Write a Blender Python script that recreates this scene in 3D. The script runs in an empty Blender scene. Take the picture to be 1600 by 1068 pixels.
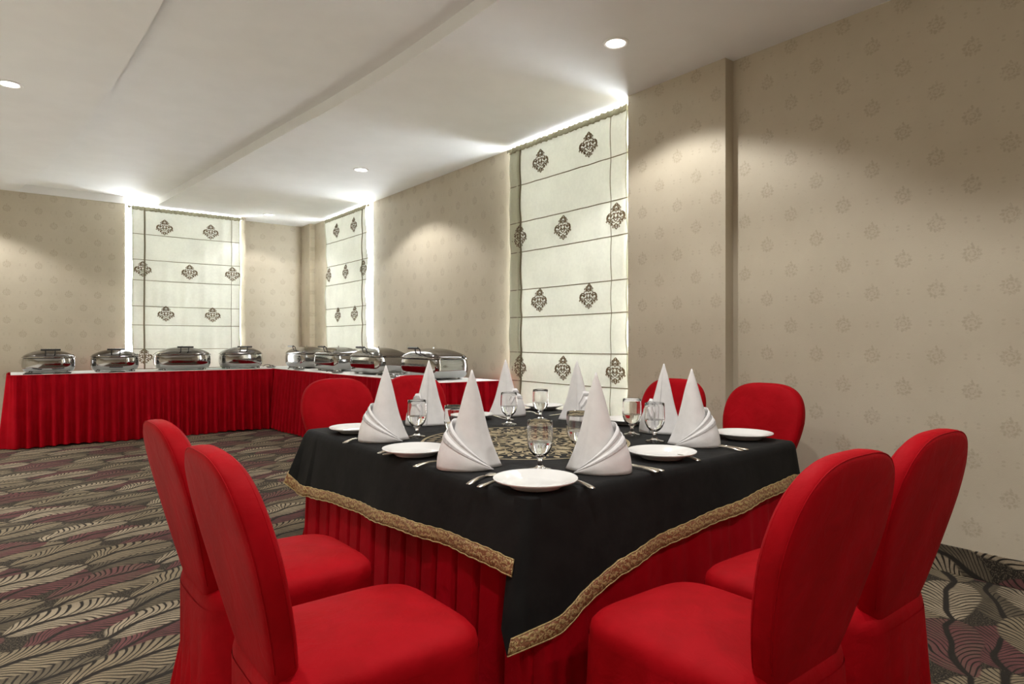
import bpy, math, random
from math import sin, cos, pi, radians, sqrt, atan2, exp, floor
random.seed(7)
scene = bpy.context.scene
COL = scene.collection

# ------------------------------------------------------------------ camera
cam_d = bpy.data.cameras.new('camera')
cam = bpy.data.objects.new('camera', cam_d)
COL.objects.link(cam)
cam.location = (0, 0, 1.2)
cam.rotation_euler = (radians(90), 0, radians(-38.24))
cam_d.sensor_width = 36
cam_d.lens = 22.5
cam_d.clip_start = 0.05
scene.camera = cam

# ------------------------------------------------------------------ world: overcast daylight
W = bpy.data.worlds.new('overcast')
scene.world = W
W.use_nodes = True
bg = W.node_tree.nodes['Background']
bg.inputs[0].default_value = (0.93, 0.97, 1.0, 1)
bg.inputs[1].default_value = 10.5
scene.view_settings.view_transform = 'Standard'
scene.view_settings.look = 'None'
scene.view_settings.gamma = 1
scene.view_settings.exposure = 1.58
scene.view_settings.use_curve_mapping = False
LAMP_W = 24.0
LAMP_COL = (1.0, 0.985, 0.965)
FLOOD_W = 68.0     # unseen fill downlights, added over the bounce floor left of the frame

# ------------------------------------------------------------------ node expression helper
class E:
    def __init__(s, nt, sock): s.nt, s.s = nt, sock
    def _m(s, op, *a):
        n = s.nt.nodes.new('ShaderNodeMath'); n.operation = op
        for i, v in enumerate((s,) + a):
            if isinstance(v, E): s.nt.links.new(v.s, n.inputs[i])
            else: n.inputs[i].default_value = v
        return E(s.nt, n.outputs[0])
    def __add__(s, o): return s._m('ADD', o)
    __radd__ = __add__
    def __sub__(s, o): return s._m('SUBTRACT', o)
    def __rsub__(s, o): return (s * -1) + o
    def __mul__(s, o): return s._m('MULTIPLY', o)
    __rmul__ = __mul__
    def __truediv__(s, o): return s._m('DIVIDE', o)
    def floor(s): return s._m('FLOOR')
    def fract(s): return s._m('FRACT')
    def mod(s, o): return s._m('FLOORED_MODULO', o)
    def abs(s): return s._m('ABSOLUTE')
    def sin(s): return s._m('SINE')
    def cos(s): return s._m('COSINE')
    def sqrt(s): return s._m('SQRT')
    def pow(s, o): return s._m('POWER', o)
    def max(s, o): return s._m('MAXIMUM', o)
    def min(s, o): return s._m('MINIMUM', o)
    def atan2(s, o): return s._m('ARCTAN2', o)
    def lt(s, o): return s._m('LESS_THAN', o)
    def gt(s, o): return s._m('GREATER_THAN', o)
    def step(s, a, b):            # smooth 0..1 from a to b
        n = s.nt.nodes.new('ShaderNodeMapRange'); n.interpolation_type = 'SMOOTHSTEP'
        s.nt.links.new(s.s, n.inputs[0])
        n.inputs[1].default_value = a; n.inputs[2].default_value = b
        return E(s.nt, n.outputs[0])

def newmat(name):
    m = bpy.data.materials.new(name); m.use_nodes = True
    nt = m.node_tree
    return m, nt, nt.nodes['Principled BSDF']

def coords(nt, kind='Object'):
    tc = nt.nodes.new('ShaderNodeTexCoord')
    sp = nt.nodes.new('ShaderNodeSeparateXYZ')
    nt.links.new(tc.outputs[kind], sp.inputs[0])
    return E(nt, sp.outputs[0]), E(nt, sp.outputs[1]), E(nt, sp.outputs[2]), tc.outputs[kind]

def noise(nt, vec, scale, detail=3, rough=0.5, dist=0.0):
    n = nt.nodes.new('ShaderNodeTexNoise')
    n.inputs['Scale'].default_value = scale; n.inputs['Detail'].default_value = detail
    n.inputs['Roughness'].default_value = rough; n.inputs['Distortion'].default_value = dist
    if vec is not None: nt.links.new(vec, n.inputs['Vector'])
    return E(nt, n.outputs[0])

def mixc(nt, fac, a, b):
    n = nt.nodes.new('ShaderNodeMix'); n.data_type = 'RGBA'
    for i, v in ((0, fac), (6, a), (7, b)):
        if isinstance(v, E): nt.links.new(v.s, n.inputs[i])
        elif hasattr(v, 'links'): nt.links.new(v, n.inputs[i])
        elif isinstance(v, tuple): n.inputs[i].default_value = (*v, 1)
        else: n.inputs[i].default_value = v
    return n.outputs[2]

def bump(nt, bs, h, strength=0.2, dist=0.01):
    b = nt.nodes.new('ShaderNodeBump')
    b.inputs['Strength'].default_value = strength; b.inputs['Distance'].default_value = dist
    nt.links.new(h.s, b.inputs['Height']); nt.links.new(b.outputs[0], bs.inputs['Normal'])

def plain(name, col, rough=0.5, metal=0.0, nscale=0, nstr=0.1, var=0.0, spec=0.5):
    m, nt, bs = newmat(name)
    bs.inputs['Roughness'].default_value = rough
    bs.inputs['Metallic'].default_value = metal
    bs.inputs['Specular IOR Level'].default_value = spec
    bs.inputs['Base Color'].default_value = (*col, 1)
    if nscale:
        x, y, z, v = coords(nt)
        n = noise(nt, v, nscale)
        if nstr: bump(nt, bs, n, nstr, 0.005)
        if var:
            c = mixc(nt, n.step(0.3, 0.7), tuple(k * (1 - var) for k in col), tuple(min(1, k * (1 + var)) for k in col))
            nt.links.new(c, bs.inputs['Base Color'])
    return m

# ---- wallpaper with printed medallions; axis 0 = wall runs along x, 1 = along y
def wallpaper(name, axis):
    m, nt, bs = newmat(name)
    x, y, z, v = coords(nt)
    s = x if axis == 0 else y
    cx = (s - 0.071) / 0.16
    col = cx.floor()
    u = (cx - col - 0.5) * 0.16
    zz = (z - 0.075) / 0.35 + col.mod(2.0) * 0.5
    row = zz.floor()
    w = (zz - row - 0.5) * 0.35
    w1 = w - 0.0
    r = (u * u + w1 * w1).sqrt()
    ang = w1.atan2(u)
    edge = (ang * 12.0).sin() * 0.0045 + 0.043
    disc = ((r - edge) * -1.0).step(-0.003, 0.005)
    inner = (((r - 0.022).abs()) * -1.0).step(-0.0045, -0.001)
    pet = ((ang * 8.0 + r * 120.0).sin()).gt(0.45)
    core = (r * -1.0).step(-0.012, -0.008)
    tip = ((u.abs() * 1.6 + (w1 - 0.05).abs()) * -1.0).step(-0.013, -0.008)
    med = disc * (1.0 - inner * 0.75) * (1.0 - pet * 0.45) * (1.0 - core * 0.7)
    med = med.max(tip)
    # little scattered sprigs between
    w2 = w.abs() - 0.165
    u2 = u.abs() - 0.028
    sprig = (((u2 * u2 + w2 * w2 * 1.6).sqrt()) * -1.0).step(-0.011, -0.006)
    u3 = u.abs() - 0.05
    w3 = w.abs() - 0.12
    sprig = sprig.max((((u3 * u3 + w3 * w3).sqrt()) * -1.0).step(-0.007, -0.003) * 0.7)
    nz = noise(nt, v, 55, 4, 0.6)
    pat = (med * 0.85 + sprig * 0.55) * nz.step(0.30, 0.55)
    big = noise(nt, v, 2.2, 4, 0.6)
    spot = noise(nt, v, 32, 3, 0.7).step(0.62, 0.78)
    base = mixc(nt, big.step(0.3, 0.7), (0.52, 0.462, 0.355), (0.56, 0.502, 0.392))
    base = mixc(nt, spot * 0.40, base, (0.42, 0.36, 0.27))
    c = mixc(nt, pat * 0.58, base, (0.345, 0.285, 0.20))
    nt.links.new(c, bs.inputs['Base Color'])
    ro = 0.55 - pat * 0.2
    nt.links.new(ro.s, bs.inputs['Roughness'])
    bs.inputs['Specular IOR Level'].default_value = 0.35
    fine = noise(nt, v, 260, 2)
    bump(nt, bs, fine + pat * 0.8, 0.22, 0.002)
    return m

# ---- woven carpet with feather leaves
def carpet(name, ax=(0, 1)):
    m, nt, bs = newmat(name)
    X = coords(nt)
    x0, y0, v = X[ax[0]], X[ax[1]], X[3]
    def leafs(x, y, L, Wd, ox, oy, stag, freq, seed):
        # one layer of staggered feathers: returns mask, barb (1 = light), row id
        yy = (y + oy + (x * 5.2 + seed).sin() * 0.030) / Wd
        row = yy.floor()
        q = (yy - row - 0.5) * 2.0
        xx = (x + ox) / L + row * stag
        cid = xx.floor()
        p = (xx - cid)
        bend = (p * 3.1).sin() * 0.30 - 0.15
        qq = q - bend * 0.9
        aq = qq.abs()
        w = (p * (1.0 - p)).max(0.0).sqrt() * 1.75
        w = w * (0.72 + p * 0.36)
        mask = (w - aq).step(0.0, 0.10)
        ph = (p * L - aq * Wd * 0.95 + aq * aq * Wd * 0.55) * freq
        barb = ((ph.fract() - 0.5).abs() - 0.05 - aq * 0.10).step(0.0, 0.12)
        spine = (aq - 0.05).step(0.0, 0.05)
        rid = (row * 1.0 + cid * 2.0).mod(5.0)
        return mask, barb * spine, rid
    a = radians(20)
    wv = noise(nt, v, 2.6, 2, 0.5)
    x = x0 * cos(a) + y0 * sin(a) + (wv - 0.5) * 0.22
    y = y0 * cos(a) - x0 * sin(a) + (noise(nt, v, 3.4, 1, 0.5) - 0.5) * 0.12
    m2, b2, r2 = leafs(x, y, 0.50, 0.33, 0.27, 0.17, 0.37, 33.0, 2.0)
    m1, b1, r1 = leafs(x, y, 0.52, 0.33, 0.0, 0.0, 0.43, 30.0, 0.0)
    dark = (0.028, 0.024, 0.020)
    beige, bei2 = (0.36, 0.295, 0.205), (0.25, 0.20, 0.13)
    burg, oliv = (0.150, 0.062, 0.060), (0.135, 0.11, 0.074)
    nz = noise(nt, v, 150, 2, 0.6)
    nb = noise(nt, v, 9, 3, 0.6)
    speck = mixc(nt, nz.step(0.50, 0.62), dark, (0.13, 0.105, 0.07))
    cA = mixc(nt, r1.gt(1.5), beige, bei2)
    cA = mixc(nt, r1.gt(3.5), cA, burg)
    cB = mixc(nt, r2.gt(1.5), burg, oliv)
    cB = mixc(nt, r2.gt(3.5), cB, bei2)
    cA = mixc(nt, nb.step(0.35, 0.7) * 0.45, cA, oliv)
    cB = mixc(nt, nb.step(0.4, 0.7) * 0.4, cB, dark)
    lay2 = mixc(nt, b2, dark, cB)
    c = mixc(nt, m2, speck, lay2)
    lay1 = mixc(nt, b1, dark, cA)
    c = mixc(nt, m1, c, lay1)
    c = mixc(nt, nz.step(0.35, 0.7) * 0.22, c, dark)
    nt.links.new(c, bs.inputs['Base Color'])
    bs.inputs['Roughness'].default_value = 0.95
    bs.inputs['Specular IOR Level'].default_value = 0.1
    bump(nt, bs, noise(nt, v, 420, 2) + b1 * m1 * 0.4, 0.5, 0.004)
    return m

# ---- red satin-like banquet cloth
def red_cloth(name, a, b, rough=0.62, sheen=0.25):
    m, nt, bs = newmat(name)
    x, y, z, v = coords(nt)
    n = noise(nt, v, 7, 4, 0.6)
    nt.links.new(mixc(nt, n.step(0.3, 0.7), a, b), bs.inputs['Base Color'])
    bs.inputs['Roughness'].default_value = rough
    bs.inputs['Specular IOR Level'].default_value = 0.07
    bs.inputs['Sheen Weight'].default_value = sheen
    bs.inputs['Sheen Roughness'].default_value = 0.4
    bs.inputs['Sheen Tint'].default_value = (1, 0.25, 0.22, 1)
    bump(nt, bs, noise(nt, v, 12, 4, 0.55, 0.6) + noise(nt, v, 500, 1) * 0.04, 0.35, 0.012)
    return m

def blind_cloth(name, c, tr):
    m, nt, bs = newmat(name)
    x, y, z, v = coords(nt)
    n = noise(nt, v, 3.0, 3)
    w = noise(nt, v, 40, 2)
    tl = nt.nodes.new('ShaderNodeBsdfTranslucent')
    col = mixc(nt, (n * 0.6 + w * 0.4).step(0.35, 0.65), tuple(k * 0.93 for k in c), c)
    nt.links.new(col, tl.inputs[0]); nt.links.new(col, bs.inputs['Base Color'])
    bs.inputs['Roughness'].default_value = 0.8
    bs.inputs['Specular IOR Level'].default_value = 0.1
    mx = nt.nodes.new('ShaderNodeMixShader'); mx.inputs[0].default_value = tr
    nt.links.new(bs.outputs[0], mx.inputs[1]); nt.links.new(tl.outputs[0], mx.inputs[2])
    nt.links.new(mx.outputs[0], nt.nodes['Material Output'].inputs[0])
    return m

def trim_mat():
    m, nt, bs = newmat('gold_braid')
    x, y, z, v = coords(nt)
    s = (x * 0.7 + y * 0.7)
    a = (s * 110.0 + (z * 60.0).sin()).sin() * ((z + x * 0.3) * 290.0).sin()
    n = noise(nt, v, 120, 2, 0.6)
    f = (a * 0.09 + n).step(0.42, 0.60)
    nt.links.new(mixc(nt, f, (0.27, 0.115, 0.055), (0.50, 0.36, 0.16)), bs.inputs['Base Color'])
    bs.inputs['Metallic'].default_value = 0.35
    bs.inputs['Roughness'].default_value = 0.42
    bump(nt, bs, f + n * 0.5, 0.6, 0.003)
    return m

def glass_mat(name, ior, col=(1, 1, 1)):
    m, nt, bs = newmat(name)
    bs.inputs['Transmission Weight'].default_value = 1
    bs.inputs['IOR'].default_value = ior
    bs.inputs['Roughness'].default_value = 0.0
    bs.inputs['Base Color'].default_value = (*col, 1)
    return m

def emit(name, col, st):
    m, nt, bs = newmat(name)
    bs.inputs['Base Color'].default_value = (*col, 1)
    bs.inputs['Emission Color'].default_value = (*col, 1)
    bs.inputs['Emission Strength'].default_value = st
    return m

M = {}
M['paper_x'] = wallpaper('wallpaper_rear', 0)
M['paper_y'] = wallpaper('wallpaper_side', 1)
M['carpet'] = carpet('leaf_carpet', (0, 1))
M['carpet_base'] = carpet('leaf_carpet_strip', (1, 2))
M['ceil'] = plain('ceiling_paint', (0.84, 0.85, 0.835), 0.7, 0, 4, 0.03, 0.015, 0.2)
M['white_paint'] = plain('white_paint', (0.82, 0.82, 0.80), 0.5, 0, 8, 0.02)
M['frame'] = plain('window_frame_white', (0.8, 0.8, 0.8), 0.4, 0, 8, 0.02)
M['red'] = red_cloth('red_chair_cloth', (0.29, 0.001, 0.004), (0.36, 0.002, 0.007), 0.65, 0.0)
M['red_skirt'] = red_cloth('red_skirt_cloth', (0.36, 0.001, 0.007), (0.43, 0.002, 0.011), 0.65, 0.0)
M['black'] = plain('black_overlay_cloth', (0.0065, 0.0062, 0.006), 0.8, 0, 14, 0.5, 0.25, 0.22)
M['gold'] = trim_mat()
M['braid'] = plain('gold_braid_edge', (0.50, 0.37, 0.17), 0.45, 0.4, 120, 0.4, 0.2)
M['thread'] = plain('gold_thread', (0.36, 0.29, 0.17), 0.6, 0.2, 260, 0.5, 0.30)
M['napkin'] = plain('napkin_linen', (0.76, 0.745, 0.735), 0.8, 0, 26, 0.3, 0.03, 0.15)
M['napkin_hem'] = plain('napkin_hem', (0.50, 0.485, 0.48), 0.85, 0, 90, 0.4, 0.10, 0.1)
M['china'] = plain('white_china', (0.74, 0.73, 0.705), 0.12, 0, 3, 0.0, 0, 0.6)
M['steel'] = plain('polished_steel', (0.38, 0.375, 0.37), 0.10, 1.0, 30, 0.015)
M['steel_lid'] = plain('polished_lid_steel', (0.19, 0.175, 0.165), 0.13, 1.0, 12, 0.03)  # darker than the body steel: reflection of a dark room tinted in
M['cutlery'] = plain('cutlery_silver', (0.72, 0.67, 0.58), 0.22, 1.0, 60, 0.05)
M['blackp'] = plain('black_plastic', (0.02, 0.02, 0.02), 0.35, 0, 20, 0.02)
M['glass'] = glass_mat('clear_glass', 1.45)
M['water'] = glass_mat('water', 1.33)
M['white_cloth'] = plain('white_table_linen', (0.74, 0.74, 0.71), 0.8, 0, 9, 0.3, 0.02, 0.15)
M['blind'] = blind_cloth('blind_linen', (0.87, 0.875, 0.81), 0.100)
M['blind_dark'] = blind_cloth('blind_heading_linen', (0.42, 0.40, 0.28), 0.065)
M['blind_side'] = blind_cloth('blind_hem_linen', (0.74, 0.76, 0.60), 0.14)
M['cord'] = plain('olive_cord', (0.22, 0.19, 0.12), 0.8, 0, 60, 0.1)
M['embro'] = plain('brown_embroidery', (0.16, 0.11, 0.055), 0.7, 0, 120, 0.3, 0.4)
M['rod'] = plain('olive_rod', (0.25, 0.22, 0.15), 0.4, 0.4, 20, 0.02)
M['ring'] = plain('downlight_trim_white', (0.85, 0.85, 0.83), 0.35, 0, 10, 0.01)
M['lens'] = emit('downlight_lens', (1.0, 0.95, 0.88), 6.0)
M['wood'] = plain('plywood_top', (0.30, 0.20, 0.11), 0.6, 0, 20, 0.1, 0.15)

# ------------------------------------------------------------------ mesh helpers
def link(name, vs, fs, mat, parent=None, smooth=True, loc=None, angle=None):
    me = bpy.data.meshes.new(name)
    me.from_pydata(vs, [], fs)
    if smooth: me.polygons.foreach_set('use_smooth', [True] * len(me.polygons))
    me.materials.append(mat)
    me.update()
    o = bpy.data.objects.new(name, me)
    COL.objects.link(o)
    if parent: o.parent = parent
    if loc: o.location = loc
    if smooth and angle:
        me.set_sharp_from_angle(angle=radians(angle))
    return o

class MB:
    def __init__(s): s.v, s.f = [], []
    def add(s, vs, fs):
        k = len(s.v); s.v += [tuple(p) for p in vs]; s.f += [tuple(i + k for i in f) for f in fs]
    def box(s, x0, x1, y0, y1, z0, z1):
        s.add([(x0, y0, z0), (x1, y0, z0), (x1, y1, z0), (x0, y1, z0), (x0, y0, z1), (x1, y0, z1), (x1, y1, z1), (x0, y1, z1)],
              [(0, 3, 2, 1), (4, 5, 6, 7), (0, 1, 5, 4), (1, 2, 6, 5), (2, 3, 7, 6), (3, 0, 4, 7)])
    def grid(s, rows, closed=False, flip=False):
        n = len(rows[0]); k = len(s.v)
        for r in rows: s.v += [tuple(p) for p in r]
        for i in range(len(rows) - 1):
            for j in range(n if closed else n - 1):
                j2 = (j + 1) % n
                q = (k + i * n + j, k + i * n + j2, k + (i + 1) * n + j2, k + (i + 1) * n + j)
                s.f.append(q[::-1] if flip else q)
    def fan(s, ring, c, flip=False):
        k = len(s.v); s.v += [tuple(p) for p in ring] + [tuple(c)]; n = len(ring)
        for j in range(n):
            t = (k + j, k + (j + 1) % n, k + n)
            s.f.append(t[::-1] if flip else t)
    def lathe(s, prof, n=32, c=(0, 0, 0)):
        rows = [[(c[0] + r * cos(2 * pi * j / n), c[1] + r * sin(2 * pi * j / n), c[2] + z) for j in range(n)] for r, z in prof]
        s.grid(rows, True)
    def tube(s, pts, r, n=8, caps=True):
        rows = []
        for i, p in enumerate(pts):
            a = pts[max(0, i - 1)]; b = pts[min(len(pts) - 1, i + 1)]
            d = [b[k] - a[k] for k in range(3)]
            L = sqrt(sum(k * k for k in d)) or 1; d = [k / L for k in d]
            up = (0, 0, 1) if abs(d[2]) < 0.9 else (1, 0, 0)
            u = (d[1] * up[2] - d[2] * up[1], d[2] * up[0] - d[0] * up[2], d[0] * up[1] - d[1] * up[0])
            L = sqrt(sum(k * k for k in u)); u = [k / L for k in u]
            w = (d[1] * u[2] - d[2] * u[1], d[2] * u[0] - d[0] * u[2], d[0] * u[1] - d[1] * u[0])
            rr = r[i] if isinstance(r, (list, tuple)) else r
            rows.append([tuple(p[k] + rr * (cos(2 * pi * j / n) * u[k] + sin(2 * pi * j / n) * w[k]) for k in range(3)) for j in range(n)])
        s.grid(rows, True)
        if caps:
            s.fan(rows[0], pts[0], True); s.fan(rows[-1], pts[-1])
    def build(s, name, mat, parent=None, smooth=True, angle=None, loc=None):
        return link(name, s.v, s.f, mat, parent, smooth, loc, angle)

def empty(name, loc=(0, 0, 0), rz=0.0):
    o = bpy.data.objects.new(name, None); COL.objects.link(o)
    o.empty_display_size = 0.05
    o.location = loc; o.rotation_euler = (0, 0, rz)
    return o
def tag(o, label, cat, group=None):
    o['label'] = label; o['category'] = cat
    if group: o['group'] = group
    return o
def struct(o): o['kind'] = 'structure'; return o
def solid(o, t, off=0.0):
    m = o.modifiers.new('solid', 'SOLIDIFY'); m.thickness = t; m.offset = off; return o
def bevel(o, w, n=2):
    m = o.modifiers.new('bevel', 'BEVEL'); m.width = w; m.segments = n; m.limit_method = 'ANGLE'; return o
def copy_tree(o, parent=None):
    c = o.copy(); COL.objects.link(c)
    c.parent = parent
    for ch in list(o.children): copy_tree(ch, c)
    return c

# ------------------------------------------------------------------ room shell
YB, XL = -2.6, -3.3          # wall behind the camera, wall far left
fl = MB(); fl.box(XL, 4.2, YB, 10.9, -0.05, 0.0)
struct(fl.build('floor', M['carpet'], smooth=False))
df = MB(); df.box(XL, -0.35, YB, 10.2, 0.0, 0.012)
struct(df.build('floor_bounce', plain('pale_bounce_floor', (0.72, 0.69, 0.62), 0.45, 0, 6, 0.02, 0.05), smooth=False))  # pale floor out of view, added to bounce lamp light up to the ceiling

def wall(name, x0, x1, y0, y1, z0, z1, mat):
    b = MB(); b.box(x0, x1, y0, y1, z0, z1)
    return struct(b.build(name, mat, smooth=False))
wall('wall_right', 3.86, 4.15, YB, 2.478, 0, 3.3, M['paper_y'])
wall('wall_right_pier', 3.77, 4.15, 2.478, 3.335, 0, 3.3, M['paper_y'])
wall('wall_right_middle', 3.90, 4.15, 4.962, 8.0, 0, 3.3, M['paper_y'])
wall('wall_right_far', 3.90, 4.15, 9.56, 10.10, 0, 3.3, M['paper_y'])
wall('wall_right_column', 3.815, 4.15, 10.10, 10.75, 0, 3.3, M['paper_y'])
wall('wall_rear_left', XL, 1.27, 10.20, 10.75, 0, 3.3, M['paper_x'])
wall('wall_rear_right', 2.80, 3.815, 10.47, 10.75, 0, 3.3, M['paper_x'])
wall('wall_rear_light_stop', 2.785, 2.85, 10.19, 10.47, 0, 3.3, M['paper_x'])  # added to block window light spilling past the blind's right edge
wall('wall_left', XL - 0.2, XL, YB, 10.75, 0, 3.3, M['paper_y'])
wall('wall_back', XL - 0.2, 4.15, YB - 0.2, YB, 0, 3.3, M['paper_x'])
# low walls under the windows
wall('wall_right_sill', 3.93, 4.15, 3.335, 4.962, 0, 0.40, M['white_paint'])
wall('wall_right_sill_far', 3.93, 4.15, 8.0, 9.56, 0, 0.40, M['white_paint'])
wall('wall_rear_sill', 1.27, 2.80, 10.50, 10.75, 0, 0.40, M['white_paint'])

def interp(tab, y):
    if y <= tab[0][0]: return tab[0][1]
    for (a, b), (c, d) in zip(tab, tab[1:]):
        if y <= c: return b + (d - b) * (y - a) / (c - a)
    return tab[-1][1]
def smoothtab(tab):
    # monotone resample with a little smoothing
    ys = [YB + i * (10.75 - YB) / 90 for i in range(91)]
    xs = [interp(tab, y) for y in ys]
    for _ in range(6):
        xs = [xs[0]] + [(xs[i - 1] + 2 * xs[i] + xs[i + 1]) / 4 for i in range(1, 90)] + [xs[-1]]
    return list(zip(xs, ys))
CR = smoothtab([(YB, 1.75), (-1, 1.92), (0.6, 2.05), (2.0, 2.125), (2.845, 2.142), (3.44, 2.144), (4.19, 2.13), (4.98, 2.075),
                (5.91, 1.985), (7.08, 1.885), (8.6, 1.765), (10.31, 1.607), (10.75, 1.56)])
CL = smoothtab([(YB, 0.45), (0, 0.62), (2.5, 0.69), (4.0, 0.685), (4.8, 0.655), (5.83, 0.60), (6.89, 0.53), (7.8, 0.44), (8.74, 0.32), (10.17, 0.10), (10.75, 0.0)])
ZC, ZR = 3.10, 3.195
def slab(name, rows):          # rows of (x0, x1, y): downstand panel from ZC up
    b = MB()
    b.grid([[(x0, y, ZC), (x1, y, ZC)] for x0, x1, y in rows])
    b.grid([[(x0, y, ZC), (x0, y, 3.4)] for x0, x1, y in rows])
    b.grid([[(x1, y, ZC), (x1, y, 3.4)] for x0, x1, y in rows])
    b.grid([[(x0, y, 3.4), (x1, y, 3.4)] for x0, x1, y in rows])
    return struct(b.build(name, M['ceil'], smooth=True, angle=30))
slab('ceiling_window_side', [(x, 4.3, y) for x, y in CR])
slab('ceiling_left', [(XL, x, y) for x, y in CL])
b = MB(); b.box(0.0, 2.3, YB, 10.9, ZR, 3.25); struct(b.build('ceiling', M['ceil'], smooth=False))
b = MB(); b.box(-0.2, 1.27, 10.185, 10.2, ZC - 0.004, ZR); struct(b.build('trim_1', M['white_paint'], smooth=False))
# carpet-covered skirting along the side walls
def base(name, x0, x1, y0, y1, mat):
    b = MB(); b.box(x0, x1, y0, y1, 0, 0.14); bevel(struct(b.build(name, mat, smooth=False)), 0.003)
base('baseboard_right', 3.848, 3.86, YB, 2.478, M['carpet_base'])
base('baseboard_pier', 3.758, 3.77, 2.478, 3.335, M['carpet_base'])
base('baseboard_middle', 3.888, 3.90, 4.962, 8.0, M['carpet_base'])

# windows: white frames set in the outer edge of each opening
def window(name, along, c0, c1, p):
    # along 'y': opening spans y c0..c1 at x=p ; 'x': spans x at y=p
    e = empty(name, (0, 0, 0)); struct(e)
    def bar(a0, a1, z0, z1, nm):
        b = MB()
        if along == 'y': b.box(p, p + 0.05, a0, a1, z0, z1)
        else: b.box(a0, a1, p, p + 0.05, z0, z1)
        b.build(nm, M['frame'], e, smooth=False)
    bar(c0, c0 + 0.03, 0.40, 3.10, 'window_frame'); bar(c1 - 0.03, c1, 0.40, 3.10, 'window_frame')
    bar(c0 + 0.03, c1 - 0.03, 0.40, 0.44, 'window_frame')
window('window_1', 'y', 3.335, 4.962, 4.07)
window('window_2', 'y', 8.0, 9.56, 4.07)
window('window_3', 'x', 1.27, 2.80, 10.66)

# ------------------------------------------------------------------ downlights
def downlight(x, y, label, z=ZC, w=1.0, cone=128):
    e = empty('recessed_downlight', (x, y, z))
    tag(e, label, 'ceiling light', 'recessed round downlights')
    b = MB(); b.lathe([(0.058, -0.001), (0.060, -0.006), (0.078, -0.008), (0.084, -0.004), (0.084, 0.0)], 40)
    b.build('trim_ring', M['ring'], e)
    b = MB(); b.fan([(0.059 * cos(2 * pi * j / 32), 0.059 * sin(2 * pi * j / 32), -0.0025) for j in range(32)], (0, 0, -0.0025), True)
    b.build('lens', M['lens'], e)
    ld = bpy.data.lights.new('spot', 'SPOT'); ld.energy = LAMP_W * w; ld.color = LAMP_COL
    ld.spot_size = radians(cone); ld.spot_blend = 0.28; ld.shadow_soft_size = 0.045
    lo = bpy.data.objects.new('spot', ld); COL.objects.link(lo); lo.parent = e; lo.location = (0, 0, -0.06)
    return e
downlight(3.036, 2.788, 'glowing recessed downlight nearest the camera, over the dining table beside the pier', w=0.8)
downlight(3.06, 6.575, 'small recessed downlight in the ceiling in front of the middle wall')
downlight(3.06, 9.745, 'farthest recessed downlight, near the rear right corner of the room', w=0.3)
downlight(0.011, 5.994, 'recessed downlight cut by the left edge of the photo', w=1.0)
L2 = {(1.95, 1.85): 'added unseen fill downlight straight above the dining table', (0.75, 0.95): 'added unseen fill downlight above the two nearest chairs', (3.05, -0.9): 'recessed downlight behind the camera, on the window side', (0.0, 2.2): 'recessed downlight above and left of the camera', (-0.55, 9.35): 'recessed downlight by the rear wall, off the left edge',  # table and near-chair lamps are unseen, added as fill light
      (-0.1, -1.3): 'recessed downlight behind the camera, on the left'}
for x, y in L2:
    downlight(x, y, L2[(x, y)])
for y, l in ((-1.4, 'behind the camera'), (1.2, 'left of the camera'), (3.8, 'left of the dining table'), (6.4, 'before the buffet'), (8.8, 'nearest the rear wall')):
    downlight(-2.1, y, 'added unseen fill downlight over the pale bounce floor, ' + l, w=FLOOD_W / LAMP_W, cone=95)  # unseen lamps added to lift the ambient by way of the bounce floor

# ------------------------------------------------------------------ roman blinds
def ribbon2d(mb, pts, w, place, t=0.0015):
    """flat stroke of 2D points (a, z) ; place(a, z, off) -> 3D"""
    n = len(pts); L = []; R = []
    for i, (a, z) in enumerate(pts):
        p0 = pts[max(0, i - 1)]; p1 = pts[min(n - 1, i + 1)]
        dx, dz = p1[0] - p0[0], p1[1] - p0[1]; l = sqrt(dx * dx + dz * dz) or 1
        ww = w * (0.35 + 0.65 * sin(pi * (i + 0.5) / n))
        L.append((a - dz / l * ww, z + dx / l * ww)); R.append((a + dz / l * ww, z - dx / l * ww))
    rows = [[place(L[i][0], L[i][1], 0), place(L[i][0], L[i][1], t), place(R[i][0], R[i][1], t), place(R[i][0], R[i][1], 0)] for i in range(n)]
    mb.grid(rows)
def arc(cx, cz, r, a0, a1, n=9, k=1.0):
    return [(cx + r * (1 + (k - 1) * i / (n - 1)) * cos(radians(a0 + (a1 - a0) * i / (n - 1))),
             cz + r * (1 + (k - 1) * i / (n - 1)) * sin(radians(a0 + (a1 - a0) * i / (n - 1)))) for i in range(n)]
DAMASK = []      # strokes in a unit frame: height 1 (z -0.5..0.5), right half, mirrored later
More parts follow.
